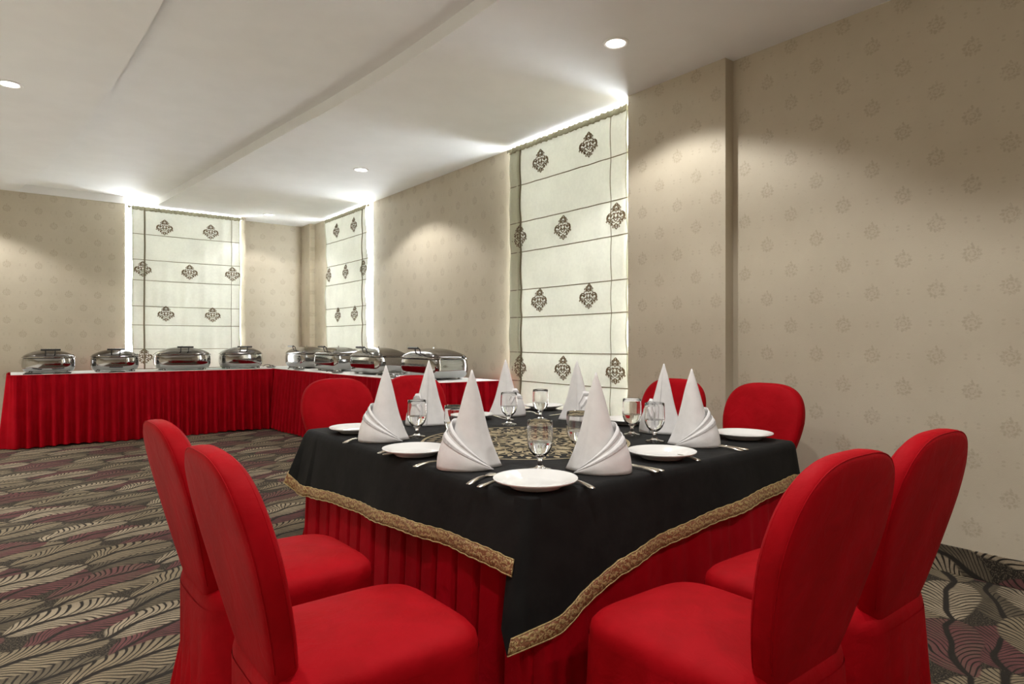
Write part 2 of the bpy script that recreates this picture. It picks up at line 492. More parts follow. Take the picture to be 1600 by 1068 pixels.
for st in (
    [(0, 0.5), (0.05, 0.44), (0.10, 0.36), (0.13, 0.27), (0.12, 0.17)],
    [(0.12, 0.20), (0.19, 0.19), (0.21, 0.12), (0.28, 0.12), (0.35, 0.05), (0.37, -0.05), (0.34, -0.14), (0.27, -0.19), (0.20, -0.17)],
    arc(0.26, -0.04, 0.10, 150, -140, 12, 0.5),
    arc(0.15, 0.10, 0.06, 60, -170, 9, 0.6),
    arc(0.14, -0.14, 0.07, 150, -150, 11, 0.5),
    [(0, 0.42), (0.06, 0.34), (0.07, 0.27), (0.03, 0.20), (0, 0.16)],
    [(0.0, 0.12), (0.07, 0.05), (0.09, -0.05), (0.05, -0.15), (0, -0.21)],
    [(0.03, -0.02), (0.04, -0.06), (0.0, -0.10)],
    [(0.04, -0.24), (0.13, -0.22), (0.21, -0.25), (0.20, -0.32), (0.11, -0.31)],
    [(0.22, -0.20), (0.29, -0.22), (0.27, -0.28)],
    [(0.0, -0.28), (0.06, -0.34), (0.05, -0.42), (0, -0.5)],
    [(0.05, -0.36), (0.12, -0.36), (0.14, -0.42), (0.08, -0.43)],
    [(0.0, 0.30), (0.02, 0.27), (0.0, 0.24)],
    [(0.02, 0.46), (0.05, 0.40), (0.03, 0.36)], [(0.09, 0.30), (0.10, 0.24), (0.07, 0.18)],
    arc(0.19, 0.02, 0.045, 90, -200, 8, 0.5), arc(0.30, 0.04, 0.04, 160, -120, 7, 0.5), arc(0.27, -0.14, 0.045, 60, -220, 8, 0.5),
    arc(0.16, -0.26, 0.04, 120, -160, 7, 0.5), arc(0.05, -0.02, 0.03, 90, -180, 7, 0.6), arc(0.08, 0.12, 0.035, 30, -200, 7, 0.6),
    [(0.02, -0.30), (0.04, -0.36), (0.02, -0.42)], [(0.17, 0.24), (0.19, 0.29), (0.15, 0.33)], [(0.10, 0.40), (0.13, 0.36), (0.11, 0.32)],
    [(0.36, -0.12), (0.39, -0.17), (0.35, -0.20)]):
    DAMASK.append((st, 0.022)); DAMASK.append(([(-a, z) for a, z in st], 0.022))

def blind(name, along, c0, c1, p, sign, motifs, label, seams, cords, zt=3.072, zb=0.34, seed=1, waves=1.0, hem1=0.014):
    """cloth spans c0..c1, plane at p; room side is p - offset"""
    rnd = random.Random(seed)
    e = empty(name, ((c0 + c1) / 2, p, 0) if along == 'x' else (p, (c0 + c1) / 2, 0))
    tag(e, label, 'blind', 'cream roman blinds')
    cc = (c0 + c1) / 2
    zs = sorted(seams + [zt, zb])
    def wob(a, z):
        # each fabric panel bellies slightly between its dowels
        k = 0.0
        for lo, hi in zip(zs, zs[1:]):
            if lo <= z <= hi:
                k = 0.012 * sin(pi * (z - lo) / (hi - lo))
        return k + 0.003 * sin(a * 23 + z * 1.3 + seed) + 0.002 * sin(a * 51 + seed * 2)
    def edge(z): return 0.012 * waves * sin(z * 5.1 + seed) + 0.006 * waves * sin(z * 11 + seed)
    def place(a, z, off):
        o = wob(a, z) + off
        return (a - cc, -o, z) if along == 'x' else (-o, a - cc, z)
    def strip(a0, a1, mat, nm, off=0.0, n=24, zt_=zt, zb_=zb, m=120, ed=True):
        mb = MB(); rows = []
        for i in range(m + 1):
            z = zb_ + (zt_ - zb_) * i / m
            rows.append([place(a0 + (a1 - a0) * j / n + (edge(z) if ed else 0), z, off) for j in range(n + 1)])
        mb.grid(rows)
        return solid(mb.build(nm, mat, e), 0.0015)
    strip(c0, c1, M['blind'], 'cloth', 0, 60)
    strip(c0, c0 + 0.014, M['blind_side'], 'side_hem', 0.003, 2)
    strip(c1 - hem1, c1, M['blind_side'], 'side_hem', 0.003, 4)
    # gathered heading on the rod
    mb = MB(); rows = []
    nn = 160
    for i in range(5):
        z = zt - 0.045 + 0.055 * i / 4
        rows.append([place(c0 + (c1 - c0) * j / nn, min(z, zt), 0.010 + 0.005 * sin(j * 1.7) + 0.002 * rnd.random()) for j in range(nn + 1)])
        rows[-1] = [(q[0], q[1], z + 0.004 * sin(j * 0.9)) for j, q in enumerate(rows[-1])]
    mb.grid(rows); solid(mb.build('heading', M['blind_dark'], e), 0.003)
    mb = MB(); ra = [(c0 - 0.035) - cc, (c1 + 0.035) - cc]
    pts = [((a, 0.004, zt - 0.01) if along == 'x' else (0.004, a, zt - 0.01)) for a in ra]
    mb.tube(pts, 0.011, 10); rod = mb.build('rod', M['rod'], e, angle=40)
    for a in ra:
        mb = MB(); q = (a, 0.004, zt - 0.01) if along == 'x' else (0.004, a, zt - 0.01)
        mb.lathe([(0.0, -0.02), (0.015, -0.016), (0.02, 0), (0.015, 0.016), (0.0, 0.02)], 12, q)
        mb.build('rod_finial', M['rod'], rod)
    # dowel seams
    for z in seams:
        mb = MB(); pts = [place(c0 + (c1 - c0) * j / 20 + edge(z), z - 0.004 * sin(pi * j / 20), 0.004) for j in range(21)]
        mb.tube(pts, 0.0042, 6); mb.build('dowel_seam', M['cord'], e)
    for a, r in cords:
        mb = MB(); pts = [place(a + 0.004 * sin(z * 3), z, 0.007) for z in [zb + 0.02 + (zt - zb - 0.03) * i / 50 for i in range(51)]]
        mb.tube(pts, r, 6); mb.build('pull_cord', M['cord'], e)
    for a, z in motifs:
        mb = MB(); H = 0.215
        for st, w in DAMASK:
            ribbon2d(mb, [(a + q[0] * H * 1.28, z + q[1] * H) for q in st], w * H * 1.12, lambda a_, z_, o_: place(a_, z_, 0.0025 + o_))
        mb.build('embroidered_motif', M['embro'], e, smooth=False)
    return e
SE = [2.70, 2.345, 2.06, 1.70, 1.438, 1.104, 0.83, 0.55]
blind('roman_blind', 'y', 3.405, 4.918, 3.86, 1,
      [(4.46, 2.865), (3.841, 2.865), (4.769, 2.21), (4.158, 2.21), (3.53, 2.215), (4.478, 1.587), (3.841, 1.587), (4.769, 0.967), (4.158, 0.970), (3.537, 0.967)],
      'largest cream roman blind, right behind the dining table beside the pier', SE, [(4.75, 0.008), (3.586, 0.003)], seed=1, waves=0.5, hem1=0.155)
blind('roman_blind', 'y', 8.10, 9.52, 3.86, 1,
      [(9.107, 2.86), (8.502, 2.86), (9.40, 2.22), (8.785, 2.22), (8.19, 2.22), (9.06, 1.605), (8.48, 1.605), (8.785, 0.98), (9.40, 0.98)],
      'narrow-looking cream roman blind by the far corner, white gap at its right', SE, [(8.22, 0.006)], seed=5, waves=2.4)
blind('roman_blind', 'x', 1.345, 2.765, 10.17, 1,
      [(1.745, 2.82), (2.352, 2.82), (1.475, 2.215), (2.068, 2.21), (2.656, 2.22), (1.762, 1.60), (2.378, 1.60), (1.491, 1.0), (2.08, 1.0)],
      'cream roman blind on the rear wall behind the left row of chafing dishes', SE, [(1.495, 0.011), (2.64, 0.003)], seed=9, waves=0.4)

# ------------------------------------------------------------------ draped cloth along a path
def roundpath(pts, r, step, closed=True):
    """rounded polygon sampled every ~step; returns list of (x, y, nx, ny, s, edge index)"""
    out = []; n = len(pts); s = 0.0
    segs = []
    rng = range(n) if closed else range(n - 1)
    for i in rng:
        a, b2 = pts[i], pts[(i + 1) % n]
        segs.append((a, b2, i))
    prev = None
    for (a, b2, i) in segs:
        dx, dy = b2[0] - a[0], b2[1] - a[1]; L = sqrt(dx * dx + dy * dy); ux, uy = dx / L, dy / L
        r0 = r if (closed or i > 0) else 0
        r1 = r if (closed or i < n - 2) else 0
        m = max(2, int((L - r0 - r1) / step))
        for k in range(m + 1):
            d = r0 + (L - r0 - r1) * k / m
            out.append([a[0] + ux * d, a[1] + uy * d, uy, -ux, i])
        if r1:
            c = pts[(i + 2) % n]
            vx, vy = c[0] - b2[0], c[1] - b2[1]; l2 = sqrt(vx * vx + vy * vy); vx /= l2; vy /= l2
            for k in range(1, 6):
                t = k / 6
                p0 = (b2[0] - ux * r, b2[1] - uy * r); p2 = (b2[0] + vx * r, b2[1] + vy * r)
                x = (1 - t) ** 2 * p0[0] + 2 * t * (1 - t) * b2[0] + t * t * p2[0]
                y = (1 - t) ** 2 * p0[1] + 2 * t * (1 - t) * b2[1] + t * t * p2[1]
                nx = uy * (1 - t) + vy * t; ny = -ux * (1 - t) - vx * t; l = sqrt(nx * nx + ny * ny)
                out.append([x, y, nx / l, ny / l, i])
    res = []
    for q in out:
        if prev: s += sqrt((q[0] - prev[0]) ** 2 + (q[1] - prev[1]) ** 2)
        prev = q; res.append((q[0], q[1], q[2], q[3], s, q[4]))
    return res

def skirt(path, zt, zb, off, rows=10, closed=True, power=1.0):
    """vertical cloth; off(s, t) outward offset, t = 0 top .. 1 hem"""
    mb = MB(); R = []
    for i in range(rows + 1):
        t = (i / rows) ** power
        R.append([(x + nx * off(s, t, k), y + ny * off(s, t, k), zt + ((zb(s) if callable(zb) else zb) - zt) * t) for x, y, nx, ny, s, k in path])
    mb.grid(R, closed)
    return mb

# ------------------------------------------------------------------ buffet, two tables in an L
BZ = 0.83
def buffet(name, quad, label, seed, skl, cloth_label, endpad=False, sides=None, amp=1.0):
    """quad counter-clockwise"""
    cx = sum(q[0] for q in quad) / 4; cy = sum(q[1] for q in quad) / 4
    e = empty(name, (cx, cy, 0)); tag(e, label, 'table', 'buffet tables')
    Q = [(q[0] - cx, q[1] - cy) for q in quad]
    ins = [(x * 0.985, y * 0.985) for x, y in Q]
    mb = MB(); mb.add([(x, y, BZ - 0.03) for x, y in ins] + [(x, y, BZ - 0.004) for x, y in ins],
                      [(0, 3, 2, 1), (4, 5, 6, 7), (0, 1, 5, 4), (1, 2, 6, 5), (2, 3, 7, 6), (3, 0, 4, 7)])
    mb.build('tabletop', M['wood'], e, smooth=False)
    for x, y in ins:
        mb = MB(); lx, ly = x * 0.93 , y * 0.93
        mb.tube([(lx, ly, 0), (lx, ly, BZ - 0.03)], 0.018, 10); mb.build('leg', M['steel'], e, angle=40)
    # white linen on top
    rnd = random.Random(seed)
    tl = empty('white_tablecloth', (cx, cy, BZ)); tag(tl, cloth_label, 'tablecloth', 'white linen on the buffet')
    mb = MB()
    P = roundpath(Q, 0.02, 0.08)
    top = [(x, y, 0.001) for x, y, *_ in P]
    mb.grid([[(x + nx * 0.004, y + ny * 0.004, -0.005) for x, y, nx, ny, s, k in P], [(x + nx * 0.003, y + ny * 0.003, -0.002) for x, y, nx, ny, s, k in P], top], True)
    mb.fan(top, (0, 0, 0.001))
    mb.build('cloth_top', M['white_cloth'], tl, angle=50)
    # red pleated skirt
    ph = [rnd.uniform(0, 6.28) for _ in range(6)]
    def off(s, t, k):
        fr = 2 * pi / 0.115
        w = s * fr + 0.9 * sin(s * 2.3 + ph[0]) + 0.5 * sin(s * 5.7 + ph[1])
        a = sin(w)
        a = (abs(a) ** 0.7) * (1 if a > 0 else -1)
        g = 0.006 * sin(s * 2 * pi / 0.032 + ph[2]) * (1 - t)
        return 0.020 + amp * (a * (0.017 + 0.026 * t) + g + 0.05 * t + 0.012 * t * sin(s * 3.1 + ph[3]))
    P2 = roundpath(Q, 0.02, 0.009)
    mb = skirt(P2, -0.006, lambda s: -BZ + 0.014 + 0.006 * sin(s * 7 + ph[4]), off, 10)
    sk = mb.build('buffet_skirt', M['red_skirt'])
    sk.location = (cx, cy, BZ)
    tag(sk, skl, 'table skirt', 'red pleated buffet skirts')
    mb = skirt([p for p in roundpath(Q, 0.02, 0.02)], 0.0, -0.012, lambda s, t, k: 0.030, 1)
    solid(mb.build('skirt_band', M['red_skirt'], sk), 0.004)
    return e
buffet('buffet_table', [(0.03, 9.08), (2.90, 9.08), (2.90, 9.90), (0.03, 9.90)],
       'long buffet table set along the rear wall under four chafing dishes', 3,
       'red pleated skirt round the buffet table along the rear wall, at the left', 'white linen on top of the rear wall buffet table')
buffet('buffet_table', [(3.07, 4.98), (3.73, 4.92), (3.74, 9.90), (2.925, 9.90)],
       'long buffet table set along the window wall, behind the dining table', 8,
       'red pleated skirt round the buffet table along the window wall, behind the red chairs', 'white linen on top of the buffet table by the window wall')

# ------------------------------------------------------------------ chafing dishes
def se_ring(hx, hy, n, N, z, cx=0, cy=0):
    r = []
    for j in range(N):
        a = 2 * pi * (j + 0.5) / N
        c, s = cos(a), sin(a)
        r.append((cx + hx * (abs(c) ** (2 / n)) * (1 if c >= 0 else -1), cy + hy * (abs(s) ** (2 / n)) * (1 if s >= 0 else -1), z))
    return r
def chafer(w, d, h, rnd_n, name='chafing_dish'):
    """local: long side w along x, front faces -y, base at z 0"""
    e = empty(name)
    N = 64
    hb = h * 0.66
    mb = MB(); prof = [(0.86, 0.018), (0.93, 0.03), (0.975, 0.06), (1.0, hb * 0.45), (1.0, hb * 0.7), (0.99, hb * 0.88), (0.975, hb - 0.006)]
    rows = [se_ring(w / 2 * k, d / 2 * k, rnd_n, N, z) for k, z in prof]
    mb.grid(rows, True); mb.fan(rows[0], (0, 0, 0.018), True); mb.fan(rows[-1], (0, 0, hb - 0.006))
    body = mb.build('body', M['steel'], e, angle=50)
    mb = MB(); prof = [(0.93, hb - 0.006), (0.93, hb + 0.002)]
    rows = [se_ring(w / 2 * k, d / 2 * k, rnd_n, N, z) for k, z in prof]
    mb.grid(rows, True); mb.build('dark_gap', M['blackp'], e, angle=50)  # black ring stands in for the dark gap between body and rim
    mb = MB(); prof = [(0.985, hb + 0.001), (1.012, hb + 0.003), (1.012, hb + 0.010), (0.98, hb + 0.013)]
    rows = [se_ring(w / 2 * k, d / 2 * k, rnd_n, N, z) for k, z in prof]
    mb.grid(rows, True); mb.fan(rows[0], (0, 0, hb + 0.001), True); mb.fan(rows[-1], (0, 0, hb + 0.013))
    mb.build('rim', M['steel'], e, angle=50)
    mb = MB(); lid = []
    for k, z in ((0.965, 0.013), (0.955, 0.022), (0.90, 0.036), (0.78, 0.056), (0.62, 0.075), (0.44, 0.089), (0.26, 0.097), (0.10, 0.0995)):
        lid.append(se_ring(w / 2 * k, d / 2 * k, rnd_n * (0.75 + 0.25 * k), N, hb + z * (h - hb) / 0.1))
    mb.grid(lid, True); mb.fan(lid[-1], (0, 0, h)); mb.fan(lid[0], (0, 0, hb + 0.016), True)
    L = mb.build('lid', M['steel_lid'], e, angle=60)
    mb = MB(); mb.lathe([(0.0, h + 0.016), (0.007, h + 0.012), (0.006, h + 0.002), (0.010, h - 0.004)], 12); mb.build('lid_knob', M['steel'], L)
    # handle: two curved struts and a grip over the front of the lid
    for sx in (-1, 1):
        H = MB(); H.tube([(sx * 0.045, -d / 2 * 0.80, hb + 0.045 * (h - hb) / 0.1), (sx * 0.046, -d / 2 * 0.86, h - 0.01), (sx * 0.046, -d / 2 * 0.98, h + 0.010), (sx * 0.046, -d / 2 * 1.08, h + 0.002)], 0.0065, 6)
        H.build('handle_strut', M['blackp'], L)
    H = MB(); H.tube([(-0.095, -d / 2 * 1.08, h + 0.002), (0.095, -d / 2 * 1.08, h + 0.002)], 0.011, 8); H.build('handle_grip', M['blackp'], L, angle=40)
    for sx in (-1, 1):
        for sy in (-1, 1):
            H = MB(); H.lathe([(0.022, 0.0), (0.024, 0.006), (0.018, 0.022)], 12, (sx * w * 0.36, sy * d * 0.34, 0)); H.build('foot', M['steel'], e)
    # small hinge lug on the side
    H = MB(); H.tube([(w / 2 * 0.93, d * 0.3, hb + 0.01), (w / 2 * 1.0, d * 0.3, hb + 0.03)], 0.009, 8); H.build('hinge', M['blackp'], e)
    return e
def put(o, x, y, z, rz, label, cat, group=None):
    o.location = (x, y, z); o.rotation_euler = (0, 0, rz); tag(o, label, cat, group); return o
CT = BZ + 0.0015
cA = chafer(0.52, 0.44, 0.275, 2.9)
put(cA, 0.385, 9.40, CT, radians(2), 'leftmost steel chafing dish on the rear wall buffet', 'chafing dish', 'steel chafing dishes on the buffet')
put(copy_tree(cA), 1.06, 9.42, CT, radians(-3), 'second steel chafing dish from the left on the rear wall buffet, left of the blind', 'chafing dish', 'steel chafing dishes on the buffet')
cB = chafer(0.665, 0.44, 0.30, 4.0)
put(cB, 1.83, 9.43, CT, radians(-2), 'wide steel chafing dish in front of the rear wall blind', 'chafing dish', 'steel chafing dishes on the buffet')
cC = chafer(0.55, 0.42, 0.30, 3.4)
put(cC, 2.58, 9.45, CT, radians(-2), 'steel chafing dish at the right end of the rear wall row, before the corner', 'chafing dish', 'steel chafing dishes on the buffet')
cD = chafer(0.72, 0.43, 0.305, 7.5)
put(cD, 3.375, 5.56, CT, radians(-90 - 1), 'steel chafing dish nearest the camera, at the near end of the window wall buffet', 'chafing dish', 'steel chafing dishes on the buffet')
put(copy_tree(cD), 3.375, 6.78, CT, radians(-90 + 2), 'steel chafing dish second nearest on the window wall buffet, behind the left red chair', 'chafing dish', 'steel chafing dishes on the buffet')
put(copy_tree(cD), 3.37, 7.91, CT, radians(-90 + 1), 'steel chafing dish third from the near end of the window wall buffet', 'chafing dish', 'steel chafing dishes on the buffet')
put(copy_tree(cD), 3.37, 9.03, CT, radians(-90), 'steel chafing dish at the far corner end of the window wall buffet', 'chafing dish', 'steel chafing dishes on the buffet')

def spoon_rest():
    e = empty('spoon_rest')
    mb = MB()
    mb.lathe([(0.0, 0.004), (0.05, 0.004), (0.066, 0.014), (0.072, 0.016), (0.066, 0.010), (0.05, 0.0), (0.0, 0.0)], 24)
    mb.build('dish', M['steel'], e)
    for k, a in ((0, 0.5), (1, -0.25)):
        mb = MB(); c, s = cos(a), sin(a)
        mb.tube([(c * t, s * t + k * 0.012, z) for t, z in ((-0.05, 0.026), (0.0, 0.032), (0.06, 0.042), (0.11, 0.038), (0.15, 0.018))], [0.012, 0.007, 0.005, 0.006, 0.007], 8)
        mb.build('serving_spoon', M['steel'], e)
    return e
s0 = spoon_rest()
G = 'spoon rests in front of the chafing dishes'
put(s0, 3.155, 5.98, CT, radians(100), 'steel spoon rest with two spoons beside the nearest window wall chafing dish', 'spoon rest', G)
for x, y, r, l in ((3.07, 7.24, 95, 'steel spoon rest left of the second nearest window wall chafing dish'),
                   (3.03, 8.40, 110, 'steel spoon rest left of the third window wall chafing dish'),
                   (2.99, 9.42, 90, 'steel spoon rest in the corner between the two chafing dish rows')):
    put(copy_tree(s0), x, y, CT, radians(r), l, 'spoon rest', G)
def serving_tray():
    e = empty('serving_tray')
    mb = MB(); mb.box(-0.085, 0.085, -0.022, 0.022, 0, 0.010); bevel(mb.build('tray', M['blackp'], e, smooth=False), 0.003)
    mb = MB(); mb.tube([(-0.07, 0, 0.013), (0.0, 0.004, 0.016), (0.09, 0.0, 0.014)], [0.008, 0.004, 0.005], 8); mb.build('spoon', M['steel'], e)
    return e
t0 = serving_tray()
put(t0, 0.22, 9.13, CT, 0.05, 'flat black spoon tray at the left front of the leftmost chafing dish', 'tray', 'black spoon trays')
for x, l in ((0.50, 'flat black spoon tray at the right front of the leftmost chafing dish'), (1.05, 'flat black spoon tray in front of the second chafing dish from the left')):
    put(copy_tree(t0), x, 9.13, CT, 0.0, l, 'tray', 'black spoon trays')

# ------------------------------------------------------------------ covered banquet chair (faces +x, origin on floor)
def chair():
    e = empty('banquet_chair')
    # --- back: outline in (y, z), swept with thickness
    def outline(N=72):
        pts = []
        for j in range(N):
            a = 2 * pi * j / N
            c, s = cos(a), sin(a)
            if s >= 0:    # top: broad dome with rounded shoulders
                y = 0.236 * (abs(c) ** 0.66) * (1 if c >= 0 else -1); z = 0.765 + 0.205 * (abs(s) ** 0.80)
            else:         # sides taper to a rounded bottom
                z = 0.765 - 0.345 * (abs(s) ** 0.85)
                k = (0.765 - z) / 0.345
                y = (0.236 - 0.078 * min(1, k * 1.05) ** 1.3) * (abs(c) ** 0.34) * (1 if c >= 0 else -1)
            pts.append((y, z))
        return pts
    O = outline()
    def lean(z): t = (z - 0.45); return -0.205 - 0.215 * t - 0.05 * t * t
    T = 0.030
    mb = MB(); rings = []
    for k in (0.15, 0.4, 0.65, 0.83, 0.92, 0.965):       # front face out from centre
        rings.append([(lean(z0) + T + 0.010 * (1 - k ** 4) - (0.006 if k > 0.96 else 0), y * k, z0) for y, z in O for z0 in [0.72 + (z - 0.72) * k]])
    for q, k in ((0.55, 0.995), (0.0, 1.0), (-0.55, 0.997)):
        rings.append([(lean(z) + T * q, y * k, 0.72 + (z - 0.72) * k) for y, z in O])
    for k in (0.975, 0.93, 0.8, 0.5, 0.2):
        rings.append([(lean(z0) - T - 0.004 * (1 - k ** 6) + (0.004 if k > 0.97 else 0), y * k, z0) for y, z in O for z0 in [0.72 + (z - 0.72) * k]])
    mb.grid(rings, True, True)
    mb.fan(rings[0], (lean(0.72) + T + 0.010, 0, 0.72)); mb.fan(rings[-1], (lean(0.72) - T - 0.004, 0, 0.72), True)
    bk = mb.build('back_cover', M['red'], e)
    # piping seams round both faces of the back
    for q in (-0.80, 0.66):
        mb = MB(); pts = [(lean(z) + T * q, y * 0.984, 0.72 + (z - 0.72) * 0.984) for y, z in O if z > 0.50]
        i0 = max(range(len(pts)), key=lambda i: (pts[(i + 1) % len(pts)][1] - pts[i][1]) ** 2)
        pts = pts[i0 + 1:] + pts[:i0 + 1]
        mb.tube(pts, 0.0014, 6); mb.build('piping', M['red'], bk)
    # --- seat cushion
    def seat_ring(k, z, ex=0.0):
        r = []
        for j in range(72):
            a = 2 * pi * j / 72; c, s = cos(a), sin(a)
            x = 0.010 + (0.262 + ex) * k * (abs(c) ** 0.42) * (1 if c >= 0 else -1)
            hw = 0.238 + ex - 0.02 * (0.25 - x)
            r.append((x, hw * k * (abs(s) ** 0.42) * (1 if s >= 0 else -1), z))
        return r
    mb = MB()
    rings = [seat_ring(k, z) for k, z in ((0.2, 0.513), (0.45, 0.511), (0.7, 0.505), (0.86, 0.497), (0.94, 0.488), (0.985, 0.474), (1.0, 0.455), (1.003, 0.43))]
    mb.grid(rings, True, True); mb.fan(rings[0], (0.01, 0, 0.514))
    mb.build('seat_cover', M['red'], e)
    # --- skirt hanging from the seat edge to the floor
    path = seat_ring(1.0, 0, 0.0)
    N = len(path); mb = MB(); rows = []
    pp = []
    for i in range(N):
        a, b2 = path[i], path[(i + 1) % N]
        for k in range(4):
            t = k / 4; pp.append((a[0] + (b2[0] - a[0]) * t, a[1] + (b2[1] - a[1]) * t))
    n2 = len(pp)
    for i in range(10):
        t = i / 9; z = 0.442 * (1 - t) + 0.004
        row = []
        s = 0
        for j, (x, y) in enumerate(pp):
            p, q = pp[j - 1], pp[(j + 1) % n2]
            dx, dy = q[0] - p[0], q[1] - p[1]; l = sqrt(dx * dx + dy * dy) or 1
            s += sqrt((x - p[0]) ** 2 + (y - p[1]) ** 2) if j else 0
            o = 0.002 + 0.010 * t + t * (0.012 * sin(s * 31) + 0.008 * sin(s * 67 + 1.0) + 0.006 * sin(s * 14))
            row.append((x + dy / l * o, y - dx / l * o, z))
        rows.append(row)
    mb.grid(rows, True)
    mb.build('skirt', M['red'], e)
    # --- rear panel of the cover below the back, gathered at the waist and flaring out
    mb = MB(); rows = []
    for i in range(12):
        t = i / 11; z = 0.470 * (1 - t) + 0.004
        hw = 0.150 + 0.098 * t ** 0.8
        row = []
        for j in range(61):
            u = -1 + 2 * j / 60
            x = lean(0.5) - 0.012 - 0.055 * t + 0.05 * abs(u) ** 3 * (1 - 0.4 * t) + t * 0.012 * sin(u * 13) + 0.005 * sin(u * 27 + 1) * t
            row.append((x, hw * u, z))
        rows.append(row)
    mb.grid(rows); solid(mb.build('rear_drape', M['red'], e), 0.003)
    return e
CH = chair()
CG = 'red covered banquet chairs round the dining table'
chairs = [
    (0.675, 1.50, 0, 'red covered banquet chair at bottom left, nearest the camera'),
    (0.680, 2.11, 1, 'red covered banquet chair on the left, behind the nearest left one'),
    (1.393, 0.945, 90, 'red covered banquet chair at bottom right, back to the camera, nearest on that side'),
    (1.91, 0.955, 90, 'red covered banquet chair at far right, back turned, before the carpet skirting'),
    (1.635, 3.55, -90, 'red covered banquet chair beyond the left corner plate, against the red buffet skirt'),
    (2.215, 3.60, -90, 'red covered banquet chair beyond the table, below the nearest chafing dish'),
    (2.99, 2.535, 180, 'red covered banquet chair in front of the pier beside the large blind'),
    (3.03, 1.945, 180, 'red covered banquet chair beyond the right corner of the table, front seen'),
]
for i, (x, y, a, l) in enumerate(chairs):
    o = CH if i == 0 else copy_tree(CH)
    put(o, x, y, 0, radians(a), l, 'chair', CG)

# ------------------------------------------------------------------ dining table
TZ = 0.755
TQ = [(1.165, 1.395), (2.775, 1.475), (2.87, 3.31), (1.20, 3.21)]   # counter-clockwise from the near corner
tcx = sum(q[0] for q in TQ) / 4; tcy = sum(q[1] for q in TQ) / 4
tb = empty('dining_table', (tcx, tcy, 0)); tag(tb, 'square dining table laid for eight under a black overlay and red skirt', 'table')
L_ = [((x - tcx) * 0.985, (y - tcy) * 0.985) for x, y in TQ]
mb = MB(); mb.add([(x, y, TZ - 0.035) for x, y in L_] + [(x, y, TZ - 0.008) for x, y in L_],
                  [(0, 3, 2, 1), (4, 5, 6, 7), (0, 1, 5, 4), (1, 2, 6, 5), (2, 3, 7, 6), (3, 0, 4, 7)])
mb.build('tabletop', M['wood'], tb, smooth=False)
for x, y in L_:
    mb = MB(); mb.tube([(x * 0.9, y * 0.9, 0), (x * 0.9, y * 0.9, TZ - 0.035)], 0.022, 12); mb.build('leg', M['steel'], tb, angle=40)

# red skirt: flat box pleats on the left and far sides, loose gathers on the near side
TQl = [(x - tcx, y - tcy) for x, y in TQ]
PT = roundpath(TQl, 0.03, 0.006)
def toff(s, t, k):
    if k in (3, 2):                       # left / far edges: box pleats with narrow dark recesses
        per = 0.125 + 0.0 * s
        u = (s + 0.012 * sin(s * 9)) / per
        f = abs(u - floor(u) - 0.5) * per       # distance from pleat centre
        rec = max(0.0, 1 - abs(per / 2 - f) / 0.016) ** 0.6
        return 0.002 - 0.042 * rec * (0.4 + 0.6 * t) + 0.030 * t + 0.006 * t * sin(s * 21)
    return 0.003 + 0.028 * t + (0.010 * sin(s * 17 + 0.6 * sin(s * 5)) + 0.008 * sin(s * 39 + 1.2) + 0.004 * sin(s * 83)) * (0.2 + 0.8 * t)
mb = skirt(PT, -0.012, -TZ + 0.012, toff, 10)
sk = mb.build('table_skirt', M['red_skirt'], loc=(tcx, tcy, TZ))
tag(sk, 'red pleated skirt hanging below the black overlay of the dining table', 'table skirt')

# black overlay
def hem(x, y, k, f):
    """height of the hem at world point; k edge index, f fraction along the edge"""
    if k == 0: tab = [(0, 0.365), (0.05, 0.385), (0.10, 0.425), (0.20, 0.480), (0.34, 0.507), (0.50, 0.530), (0.80, 0.565), (0.95, 0.575), (0.985, 0.57), (1, 0.56)]
    elif k == 1: tab = [(0, 0.56), (0.03, 0.53), (0.07, 0.43), (0.11, 0.44), (0.2, 0.535), (0.8, 0.535), (1, 0.50)]
    elif k == 2: tab = [(0, 0.50), (0.1, 0.53), (0.85, 0.535), (0.94, 0.53), (1, 0.50)]
    else: tab = [(0, 0.47), (0.05, 0.455), (0.3, 0.485), (0.6, 0.515), (0.9, 0.545), (1, 0.545)]
    return interp(tab, f)
def edge_frac(x, y, k):
    a, b2 = TQl[k], TQl[(k + 1) % 4]
    dx, dy = b2[0] - a[0], b2[1] - a[1]; L2 = dx * dx + dy * dy
    return max(0, min(1, ((x - a[0]) * dx + (y - a[1]) * dy) / L2))
ov = empty('table_overlay', (tcx, tcy, TZ)); tag(ov, 'black square overlay cloth with gold border and round gold embroidery on the dining table', 'tablecloth')
PT2 = roundpath(TQl, 0.030, 0.012)
# open the path at the near corner so the front flap overlaps the left one
mb = MB()
PT2 = [p for p in PT2 if not (p[5] == 3 and edge_frac(p[0], p[1], 3) > 0.992)]
n = len(PT2)
def drop(p, t, extra=0.0):
    x, y, nx, ny, s, k = p
    f = edge_frac(x, y, k)
    h = hem(x, y, k, f) - TZ
    z = h * t
    o = 0.012 + 0.040 * t + 0.010 * t * sin(s * 7.5) + 0.005 * t * sin(s * 19 + 1)
    if k == 1 and f < 0.22: o += 0.16 * t * sin(pi * min(1, f / 0.22)) + 0.03 * t
    if k == 3 and f < 0.10: o += 0.02 * t
    if k == 2 and f > 0.88: o += 0.06 * t * (f - 0.88) / 0.12
    return (x + nx * o + extra * nx, y + ny * o + extra * ny, z)
T = [(0.0, 0.0), (0.0, 0.0)]
rows = []
top = [(x - nx * 0.012, y - ny * 0.012, 0.0015) for x, y, nx, ny, s, k in PT2]
rows.append(top)
rows.append([(x + nx * 0.002, y + ny * 0.002, -0.001) for x, y, nx, ny, s, k in PT2])
rows.append([(x + nx * 0.009, y + ny * 0.009, -0.009) for x, y, nx, ny, s, k in PT2])
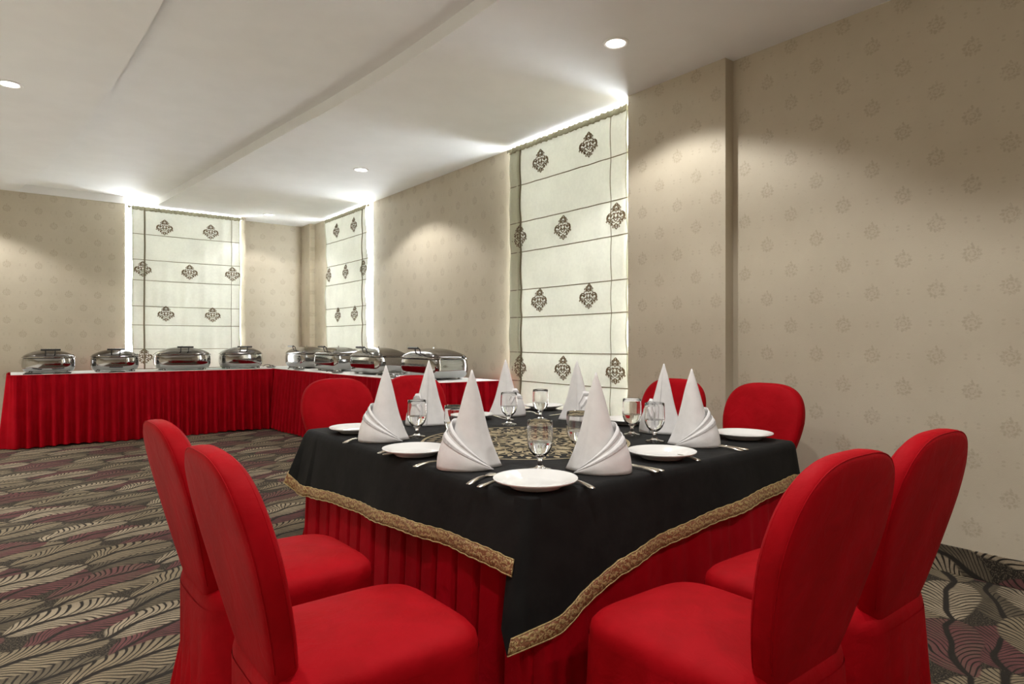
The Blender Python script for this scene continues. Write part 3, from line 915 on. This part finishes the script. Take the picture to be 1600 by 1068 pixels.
for i in range(1, 15):
    rows.append([drop(p, 0.04 + 0.96 * i / 14) for p in PT2])
mb.grid(rows, False)          # not closed: seam at the near corner
mb.grid([[rows[i][-1], rows[i][0]] for i in range(5)])
# top surface as a gently rumpled grid fan of shrinking rings
prev = top
rr = []
for k in (1.0, 0.97, 0.92, 0.85, 0.75, 0.6, 0.45, 0.3, 0.15):
    rr.append([(x * k, y * k, 0.0015 + (0.0008 * sin(x * k * 31) * sin(y * k * 17) if k < 1 else 0)) for x, y, z in top])
mb.grid(rr, True); mb.fan(rr[-1], (0, 0, 0.0015))
# bridge of the near corner: tip of the front flap folded past the corner
p0 = PT2[0]; p1 = PT2[-1]
cl = mb.build('cloth', M['black'], ov)
mb = MB(); cor = []
A = [drop(p0, t) for t in [0, .1, .2, .4, .6, .8, 1.0]]
cx0, cy0 = TQl[0]
for i, q in enumerate(A):
    t = [0, .1, .2, .4, .6, .8, 1.0][i]
    zz = q[2] if i else -0.001
    tip = (cx0 - 0.012 - 0.105 * t, cy0 - 0.002 - 0.040 * t, min(-0.001, zz - 0.012 * t))
    back = (cx0 - 0.014 - 0.048 * t, cy0 + 0.055, zz * 0.97)
    cor.append([q, ((q[0] + tip[0]) / 2, (q[1] + tip[1]) / 2 - 0.004, (q[2] + tip[2]) / 2), tip, back])
mb.grid(cor); mb.build('corner_fold', M['black'], ov)
# gold border: bottom 43 mm of the drape
def border(ps, ext=None):
    mb = MB(); R = []
    for i in range(4):
        row = []
        for p in ps:
            x, y, nx, ny, s, k = p
            h = -(hem(x, y, k, edge_frac(x, y, k)) - TZ)
            tt = (h - 0.043 * (1 - i / 3)) / h
            row.append(drop(p, tt + (0.004 if i == 3 else 0), 0.003))
        R.append(row)
    if ext:
        for i in range(4): R[i].insert(0, ext(i))
    mb.grid(R); o = solid(mb.build('gold_border', M['gold'], ov), 0.003, 0)
    for row in (R[0], R[3]):
        mb = MB(); mb.tube([(p[0], p[1], p[2] + 0.0012 * sin(i * 1.3)) for i, p in enumerate(row)], 0.0026, 6)
        mb.build('braid_edge', M['braid'], o)
    return o
def ext(i):
    z = cor[-1][2][2] + 0.043 * (1 - i / 3)
    return (cor[-1][2][0] - 0.001 + 0.012 * (1 - i / 3), cor[-1][2][1] - 0.004, z)
border(PT2, ext)
# round embroidered medallion
def medallion(R):
    mb = MB()
    def leaf(r0, r1, a, w, z=0.0, n=10, hollow=False):
        ca, sa = cos(a), sin(a)
        L, Rr = [], []
        for i in range(n + 1):
            t = i / n; ww = w * (1.0 if hollow else 0.8) * sin(pi * t ** 0.75) * 0.5
            r = r0 + (r1 - r0) * t
            L.append((ca * r - sa * ww, sa * r + ca * ww)); Rr.append((ca * r + sa * ww, sa * r - ca * ww))
        if hollow:
            for S in (L, Rr): line(S, 0.0028)
        else:
            mb.grid([[(*L[i], z), (*Rr[i], z)] for i in range(n + 1)])
    def line(pts, w, z=0.0):
        n = len(pts); rows = []
        for i, p in enumerate(pts):
            a, b2 = pts[max(0, i - 1)], pts[min(n - 1, i + 1)]
            dx, dy = b2[0] - a[0], b2[1] - a[1]; l = sqrt(dx * dx + dy * dy) or 1
            rows.append([(p[0] - dy / l * w, p[1] + dx / l * w, z), (p[0] + dy / l * w, p[1] - dx / l * w, z)])
        mb.grid(rows)
    def circ(r, w, amp=0, m=0):
        line([((r + amp * cos(m * t * 2 * pi / 240)) * cos(2 * pi * t / 240), (r + amp * cos(m * t * 2 * pi / 240)) * sin(2 * pi * t / 240)) for t in range(241)], w)
    circ(R, 0.0035); circ(R * 0.985, 0.002); circ(R * 0.46, 0.003); circ(R * 0.30, 0.004, 0.008, 12)
    for j in range(8): leaf(R * 0.03, R * 0.2, 2 * pi * j / 8, 0.05)
    for j in range(16): leaf(R * 0.18, R * 0.30, 2 * pi * (j + .5) / 16, 0.035)
    for j in range(16):
        a = 2 * pi * j / 16
        leaf(R * 0.32, R * 0.76, a, 0.120, hollow=True); leaf(R * 0.40, R * 0.66, a, 0.050)
        leaf(R * 0.40, R * 0.60, a + 0.10, 0.028); leaf(R * 0.40, R * 0.60, a - 0.10, 0.028)
        leaf(R * 0.50, R * 0.86, a + pi / 16, 0.080, hollow=True); leaf(R * 0.58, R * 0.80, a + pi / 16, 0.038)
        for da, r0 in ((0.07, 0.62), (-0.07, 0.62), (0.13, 0.74), (-0.13, 0.74)):
            leaf(R * r0, R * (r0 + 0.13), a + da + pi / 16, 0.022)
    for j in range(48):
        a = 2 * pi * j / 48
        leaf(R * 0.87, R * 0.965, a, 0.030)
    circ(R * 0.80, 0.0022, 0.012, 32)
    return mb
md = medallion(0.46).build('embroidered_medallion', M['thread'], ov, smooth=False, loc=(1.82 - tcx, 2.215 - tcy, 0.0035))

# ------------------------------------------------------------------ tableware
TT = TZ + 0.0025
def plate():
    mb = MB(); R = 0.130
    prof = [(0.0, 0.006), (0.075, 0.006), (0.086, 0.009), (0.100, 0.015), (R - 0.003, 0.0205), (R, 0.0215), (R + 0.0005, 0.0195), (R - 0.004, 0.0165), (0.095, 0.009), (0.080, 0.002), (0.078, 0.0), (0.072, 0.0), (0.070, 0.002), (0.0, 0.002)]
    mb.lathe([(a, b * 1.35) for a, b in prof], 64)
    return mb.build('dinner_plate', M['china'])
pl = plate()
plates = [(1.272, 1.498, 'round white dinner plate at the near corner of the table, nearest the camera'),
          (1.262, 2.215, 'round white dinner plate on the left side, between the two nearest left napkins'),
          (1.345, 2.940, 'round white dinner plate at the left corner, in front of the far left red chair'),
          (1.970, 1.572, 'round white dinner plate on the near right side, between the two right napkins'),
          (2.660, 1.655, 'round white dinner plate at the right corner, in front of the right red chair'),
          (2.100, 3.050, 'round white dinner plate on the far side, seen behind the tall near napkin'),
          (2.790, 3.200, 'round white dinner plate at the far corner against the large blind'),
          (2.640, 2.345, 'round white dinner plate on the wall side, behind the goblet on the right')]
for i, (x, y, l) in enumerate(plates):
    o = pl if i == 0 else pl.copy()
    if i: COL.objects.link(o)
    put(o, x, y, TT, 0, l, 'plate', 'white dinner plates on the dining table')

def goblet():
    e = empty('water_goblet')
    out = [(0.0, 0.0), (0.036, 0.0), (0.038, 0.002), (0.034, 0.0045), (0.016, 0.009), (0.0075, 0.018), (0.0065, 0.030), (0.009, 0.040), (0.020, 0.049), (0.031, 0.062),
           (0.0385, 0.080), (0.0415, 0.102), (0.0410, 0.125), (0.0400, 0.150), (0.0390, 0.165), (0.0380, 0.1668)]
    inn = [(0.0368, 0.165), (0.0382, 0.150), (0.0392, 0.125), (0.0397, 0.102), (0.0366, 0.081), (0.0290, 0.064), (0.018, 0.053), (0.006, 0.047), (0.0, 0.046)]
    mb = MB(); mb.lathe(out + inn, 40); mb.build('bowl_and_stem', M['glass'], e)
    w = [(0.0, 0.0468), (0.0058, 0.0478), (0.0178, 0.0538), (0.0287, 0.0647), (0.0362, 0.0815), (0.0388, 0.0945), (0.0, 0.0945)]
    mb = MB(); mb.lathe(w, 40); mb.build('water', M['water'], e, angle=40)
    return e
gb = goblet()
gobs = [(1.447, 1.680, 'water goblet right behind the nearest plate, in front of the gold medallion'),
        (1.500, 2.620, 'water goblet beside the left corner napkin'),
        (1.500, 2.300, 'water goblet half hidden by the tall near left napkin'),
        (2.115, 2.710, 'water goblet in front of the far napkin by the buffet end'),
        (2.385, 2.765, 'water goblet standing before the far corner plate and the large blind'),
        (2.340, 2.045, 'water goblet in front of the wall side plate'),
        (2.262, 1.845, 'water goblet just left of the right-hand napkin, in front of the far wall side napkin'),
        (1.745, 1.800, 'water goblet mostly hidden behind the near right napkin')]
for i, (x, y, l) in enumerate(gobs):
    o = gb if i == 0 else copy_tree(gb)
    put(o, x, y, TT, 0, l, 'goblet', 'water goblets on the dining table'); o.scale = (1.1, 1.1, 1.03)

# folded napkins: a tall cone with a turned-up diagonal cuff
def napkin(mir, hgt=0.335, lean=(0.0, 0.0)):
    e = empty('folded_napkin')
    m = -1 if mir else 1
    N = 72
    def basep(a):
        # local frame: viewer at -y; cuff rises at +x, loose point trails at -x
        rx, ry = 0.083, 0.066
        d = (a - pi * 0.90 + pi) % (2 * pi) - pi
        k = 1 + 0.50 * exp(-(d / 0.42) ** 2)
        return rx * cos(a) * k, ry * sin(a) * k
    mb = MB(); rows = []
    ax, ay = -0.018 + lean[0], 0.008 + lean[1]
    nr = 26
    for i in range(nr + 1):
        t = i / nr
        sc = (1 - t) ** 0.98 * (1 - 0.13 * sin(pi * min(1, t * 1.2))) + 0.012 * t
        row = []
        for j in range(N + 1):
            a = pi / 2 + 2 * pi * j / N
            x, y = basep(a)
            spiral = 1 + 0.11 * j / N
            fold = 1 + 0.020 * sin(3 * a + 1.0) * (1 - t) + 0.012 * sin(7 * a) * (1 - t)
            lift = 0.0
            row.append((m * (x * sc * spiral * fold + ax * t), y * sc * spiral * fold + ay * t, 0.001 + hgt * t + lift))
        rows.append(row)
    # round the tip
    mb.grid(rows, False, mir)
    o = mb.build('cone', M['napkin'], e); solid(o, 0.0022, 0)
    mb = MB(); mb.fan(rows[-1][:-1], (m * ax, ay, 0.001 + hgt + 0.003)); mb.build('tip', M['napkin'], e)
    # cuff layers
    def cuff(scale, a0, a1, Hh, low, out, mat, nm, z_lo=None, band=None, extra=0.0, par=None):
        mb = MB(); R = []; nn = 48; mm = 8
        for i in range(mm + 1):
            t = i / mm
            if band: t = band[0] + (band[1] - band[0]) * t
            row = []
            for j in range(nn + 1):
                u = j / nn
                a = a0 + (a1 - a0) * u
                x, y = basep(a)
                # cuff height falls diagonally from the +x side to the loose point
                g = max(0.0, min(1.0, u))
                hh = low + (Hh - low) * (sin(pi / 2 * min(1, g * 1.25)) ** 1.1)
                if g > 0.88: hh *= 1 - 0.35 * (g - 0.88) / 0.12
                z = hh * t
                q = (1 - z / hgt * 0.80)
                bul = 1 + 0.16 * sin(pi * min(1, t)) * 0.6 + out * t * t
                wr = 1 + 0.015 * sin(u * 24 + 2) * (1 - t) + 0.01 * sin(u * 11)
                k = scale * q * bul * wr + extra
                row.append((m * (x * k + ax * z / hgt), y * k + ay * z / hgt, z + 0.001))
            R.append(row)
        mb.grid(R, False, not mir)
        o = mb.build(nm, mat, par or e); solid(o, 0.0028, 0); return o
    a0, a1 = pi * 1.20, pi * 2.42
    cuff(1.13, a0, a1, 0.165, 0.010, 0.02, M['napkin'], 'inner_cuff')
    c2 = cuff(1.24, a0 + 0.03, a1 - 0.10, 0.132, 0.004, 0.06, M['napkin'], 'outer_cuff')
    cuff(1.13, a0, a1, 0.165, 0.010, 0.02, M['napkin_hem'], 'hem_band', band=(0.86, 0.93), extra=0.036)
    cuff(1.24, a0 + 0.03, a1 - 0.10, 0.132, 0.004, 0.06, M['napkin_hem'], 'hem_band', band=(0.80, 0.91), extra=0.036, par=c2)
    return e
nA = napkin(False); nB = napkin(True)
NG = 'white cone-folded napkins on the dining table'
def face(x, y, d=0.0): return atan2(y, x) - pi / 2 + radians(d)      # local -y towards the camera
usedA = usedB = False
naps = [('A', 1.600, 1.535, 0, 1.0, 'white cone napkin near right, cuff folded up towards the near right side plate'),
        ('A', 2.315, 1.665, 0, 0.97, 'white cone napkin at right, in front of the wall side red chairs'),
        ('B', 1.273, 1.874, 0, 1.02, 'tallest white cone napkin, left of the nearest plate, with ruffled cuff'),
        ('B', 1.320, 2.620, 0, 1.0, 'white cone napkin at left, beside the left corner plate'),
        ('A', 1.760, 2.985, 185, 1.02, 'white cone napkin seen from its seam side, before the second far red chair'),
        ('B', 2.375, 3.045, 170, 1.0, 'white cone napkin at the far side, against the end of the buffet skirt'),
        ('B', 2.560, 2.620, 160, 1.0, 'white cone napkin in front of the large blind, just behind the near right one'),
        ('A', 2.510, 2.010, 165, 1.0, 'white cone napkin on the wall side, in front of the red chair by the pier')]
for k, x, y, d, s, l in naps:
    if k == 'A':
        o = nA if not usedA else copy_tree(nA); usedA = True
    else:
        o = nB if not usedB else copy_tree(nB); usedB = True
    put(o, x, y, TT, face(x, y, d), l, 'napkin', NG); o.scale = (s, s, s)

# cutlery: handle end at the origin, pointing along +x
def cut_mesh(kind):
    e = empty(kind)
    def flat(prof, name, mat, zf):
        mb = MB(); rows = []
        for x, w, t in prof:
            z = zf(x)
            rows.append([(x, -w, z), (x, -w * 0.6, z + t), (x, w * 0.6, z + t), (x, w, z), (x, 0, z - t * 0.2)])
        mb.grid(rows, True, True); mb.fan(rows[0], (prof[0][0], 0, zf(prof[0][0]))); mb.fan(rows[-1], (prof[-1][0], 0, zf(prof[-1][0])), True)
        return mb.build(name, mat, e, angle=45)
    zf = lambda x: 0.0022 + 0.006 * sin(pi * min(1, max(0, (x - 0.01) / 0.13))) if kind != 'table_knife' else 0.002
    hp = [(0.0, 0.003, 0.001), (0.004, 0.0085, 0.0025), (0.016, 0.0105, 0.0035), (0.035, 0.0085, 0.0035), (0.07, 0.0055, 0.003), (0.105, 0.004, 0.003)]
    flat(hp, 'handle', M['cutlery'], zf)
    if kind == 'table_fork':
        flat([(0.105, 0.004, 0.003), (0.125, 0.005, 0.002), (0.14, 0.012, 0.002), (0.152, 0.0125, 0.0018)], 'neck', M['cutlery'], zf)
        for k in range(4):
            mb = MB(); y = -0.0105 + 0.007 * k
            mb.tube([(0.151, y, 0.003), (0.17, y, 0.002), (0.188, y, 0.0035), (0.196, y, 0.0065)], [0.0016, 0.0016, 0.0014, 0.0008], 6)
            mb.build('tine', M['cutlery'], e)
    elif kind == 'table_knife':
        flat([(0.105, 0.004, 0.003), (0.115, 0.008, 0.0014), (0.16, 0.0095, 0.001), (0.195, 0.008, 0.0008), (0.212, 0.002, 0.0004)], 'blade', M['cutlery'], zf)
    else:
        flat([(0.105, 0.004, 0.003), (0.125, 0.004, 0.002), (0.136, 0.010, 0.002), (0.155, 0.0185, 0.003), (0.175, 0.017, 0.003), (0.188, 0.006, 0.001)], 'spoon_bowl', M['cutlery'], zf)
    return e
CM = {}
def cutlery(kind, x, y, deg, label):
    if kind not in CM: CM[kind] = cut_mesh(kind); o = CM[kind]
    else: o = copy_tree(CM[kind])
    cat = {'table_fork': 'fork', 'table_knife': 'knife', 'table_spoon': 'spoon'}[kind]
    put(o, x, y, TT + 0.0005, radians(deg), label, cat, 'silver cutlery on the dining table')
K, S, F = 'table_knife', 'table_spoon', 'table_fork'
cutlery(S, 1.118, 1.640, 27, 'silver spoon sticking out left of the nearest plate, upper of the pair')
cutlery(K, 1.122, 1.590, 22, 'silver knife with its handle left of the nearest plate, the lower of the pair')
cutlery(F, 1.385, 1.360, 80, 'silver fork with its handle end right of the nearest plate')
cutlery(S, 1.148, 2.315, 14, 'silver spoon with its handle left of the left side plate, the upper of the pair')
cutlery(K, 1.150, 2.275, 4, 'silver knife with its handle left of the left side plate, the lower of the pair')
cutlery(F, 1.125, 1.990, 10, 'silver fork between the left side plate and the tall near napkin')
cutlery(F, 1.150, 2.645, 36, 'silver fork left of the left corner napkin, below the left corner plate')
cutlery(K, 1.760, 1.395, 88, 'silver knife with its handle right of the near right napkin, the upper of the pair')
cutlery(S, 1.730, 1.395, 93, 'silver spoon with its handle right of the near right napkin, the lower of the pair')
cutlery(F, 2.020, 1.435, 82, 'silver fork right of the near right side plate')
cutlery(K, 2.375, 1.455, 82, 'silver knife right of the right napkin, the upper of the pair')
cutlery(S, 2.335, 1.455, 90, 'silver spoon right of the right napkin, the lower of the pair')
cutlery(S, 2.290, 3.020, -106, 'silver spoon right of the far side plate, its bowl showing')
cutlery(K, 2.290, 3.100, -104, 'silver knife between the far side plate and the far napkin')
cutlery(F, 2.575, 3.120, -102, 'silver fork left of the far corner plate')
cutlery(K, 2.760, 2.900, 186, 'silver knife right of the far goblet, nearer the blind')
cutlery(S, 2.750, 2.830, 192, 'silver spoon right of the far goblet, nearer the goblet')
cutlery(F, 2.700, 2.150, 188, 'silver fork in front of the wall side plate, nearer the plate')
cutlery(K, 2.700, 2.090, 196, 'silver knife in front of the wall side plate, nearer the right goblet')
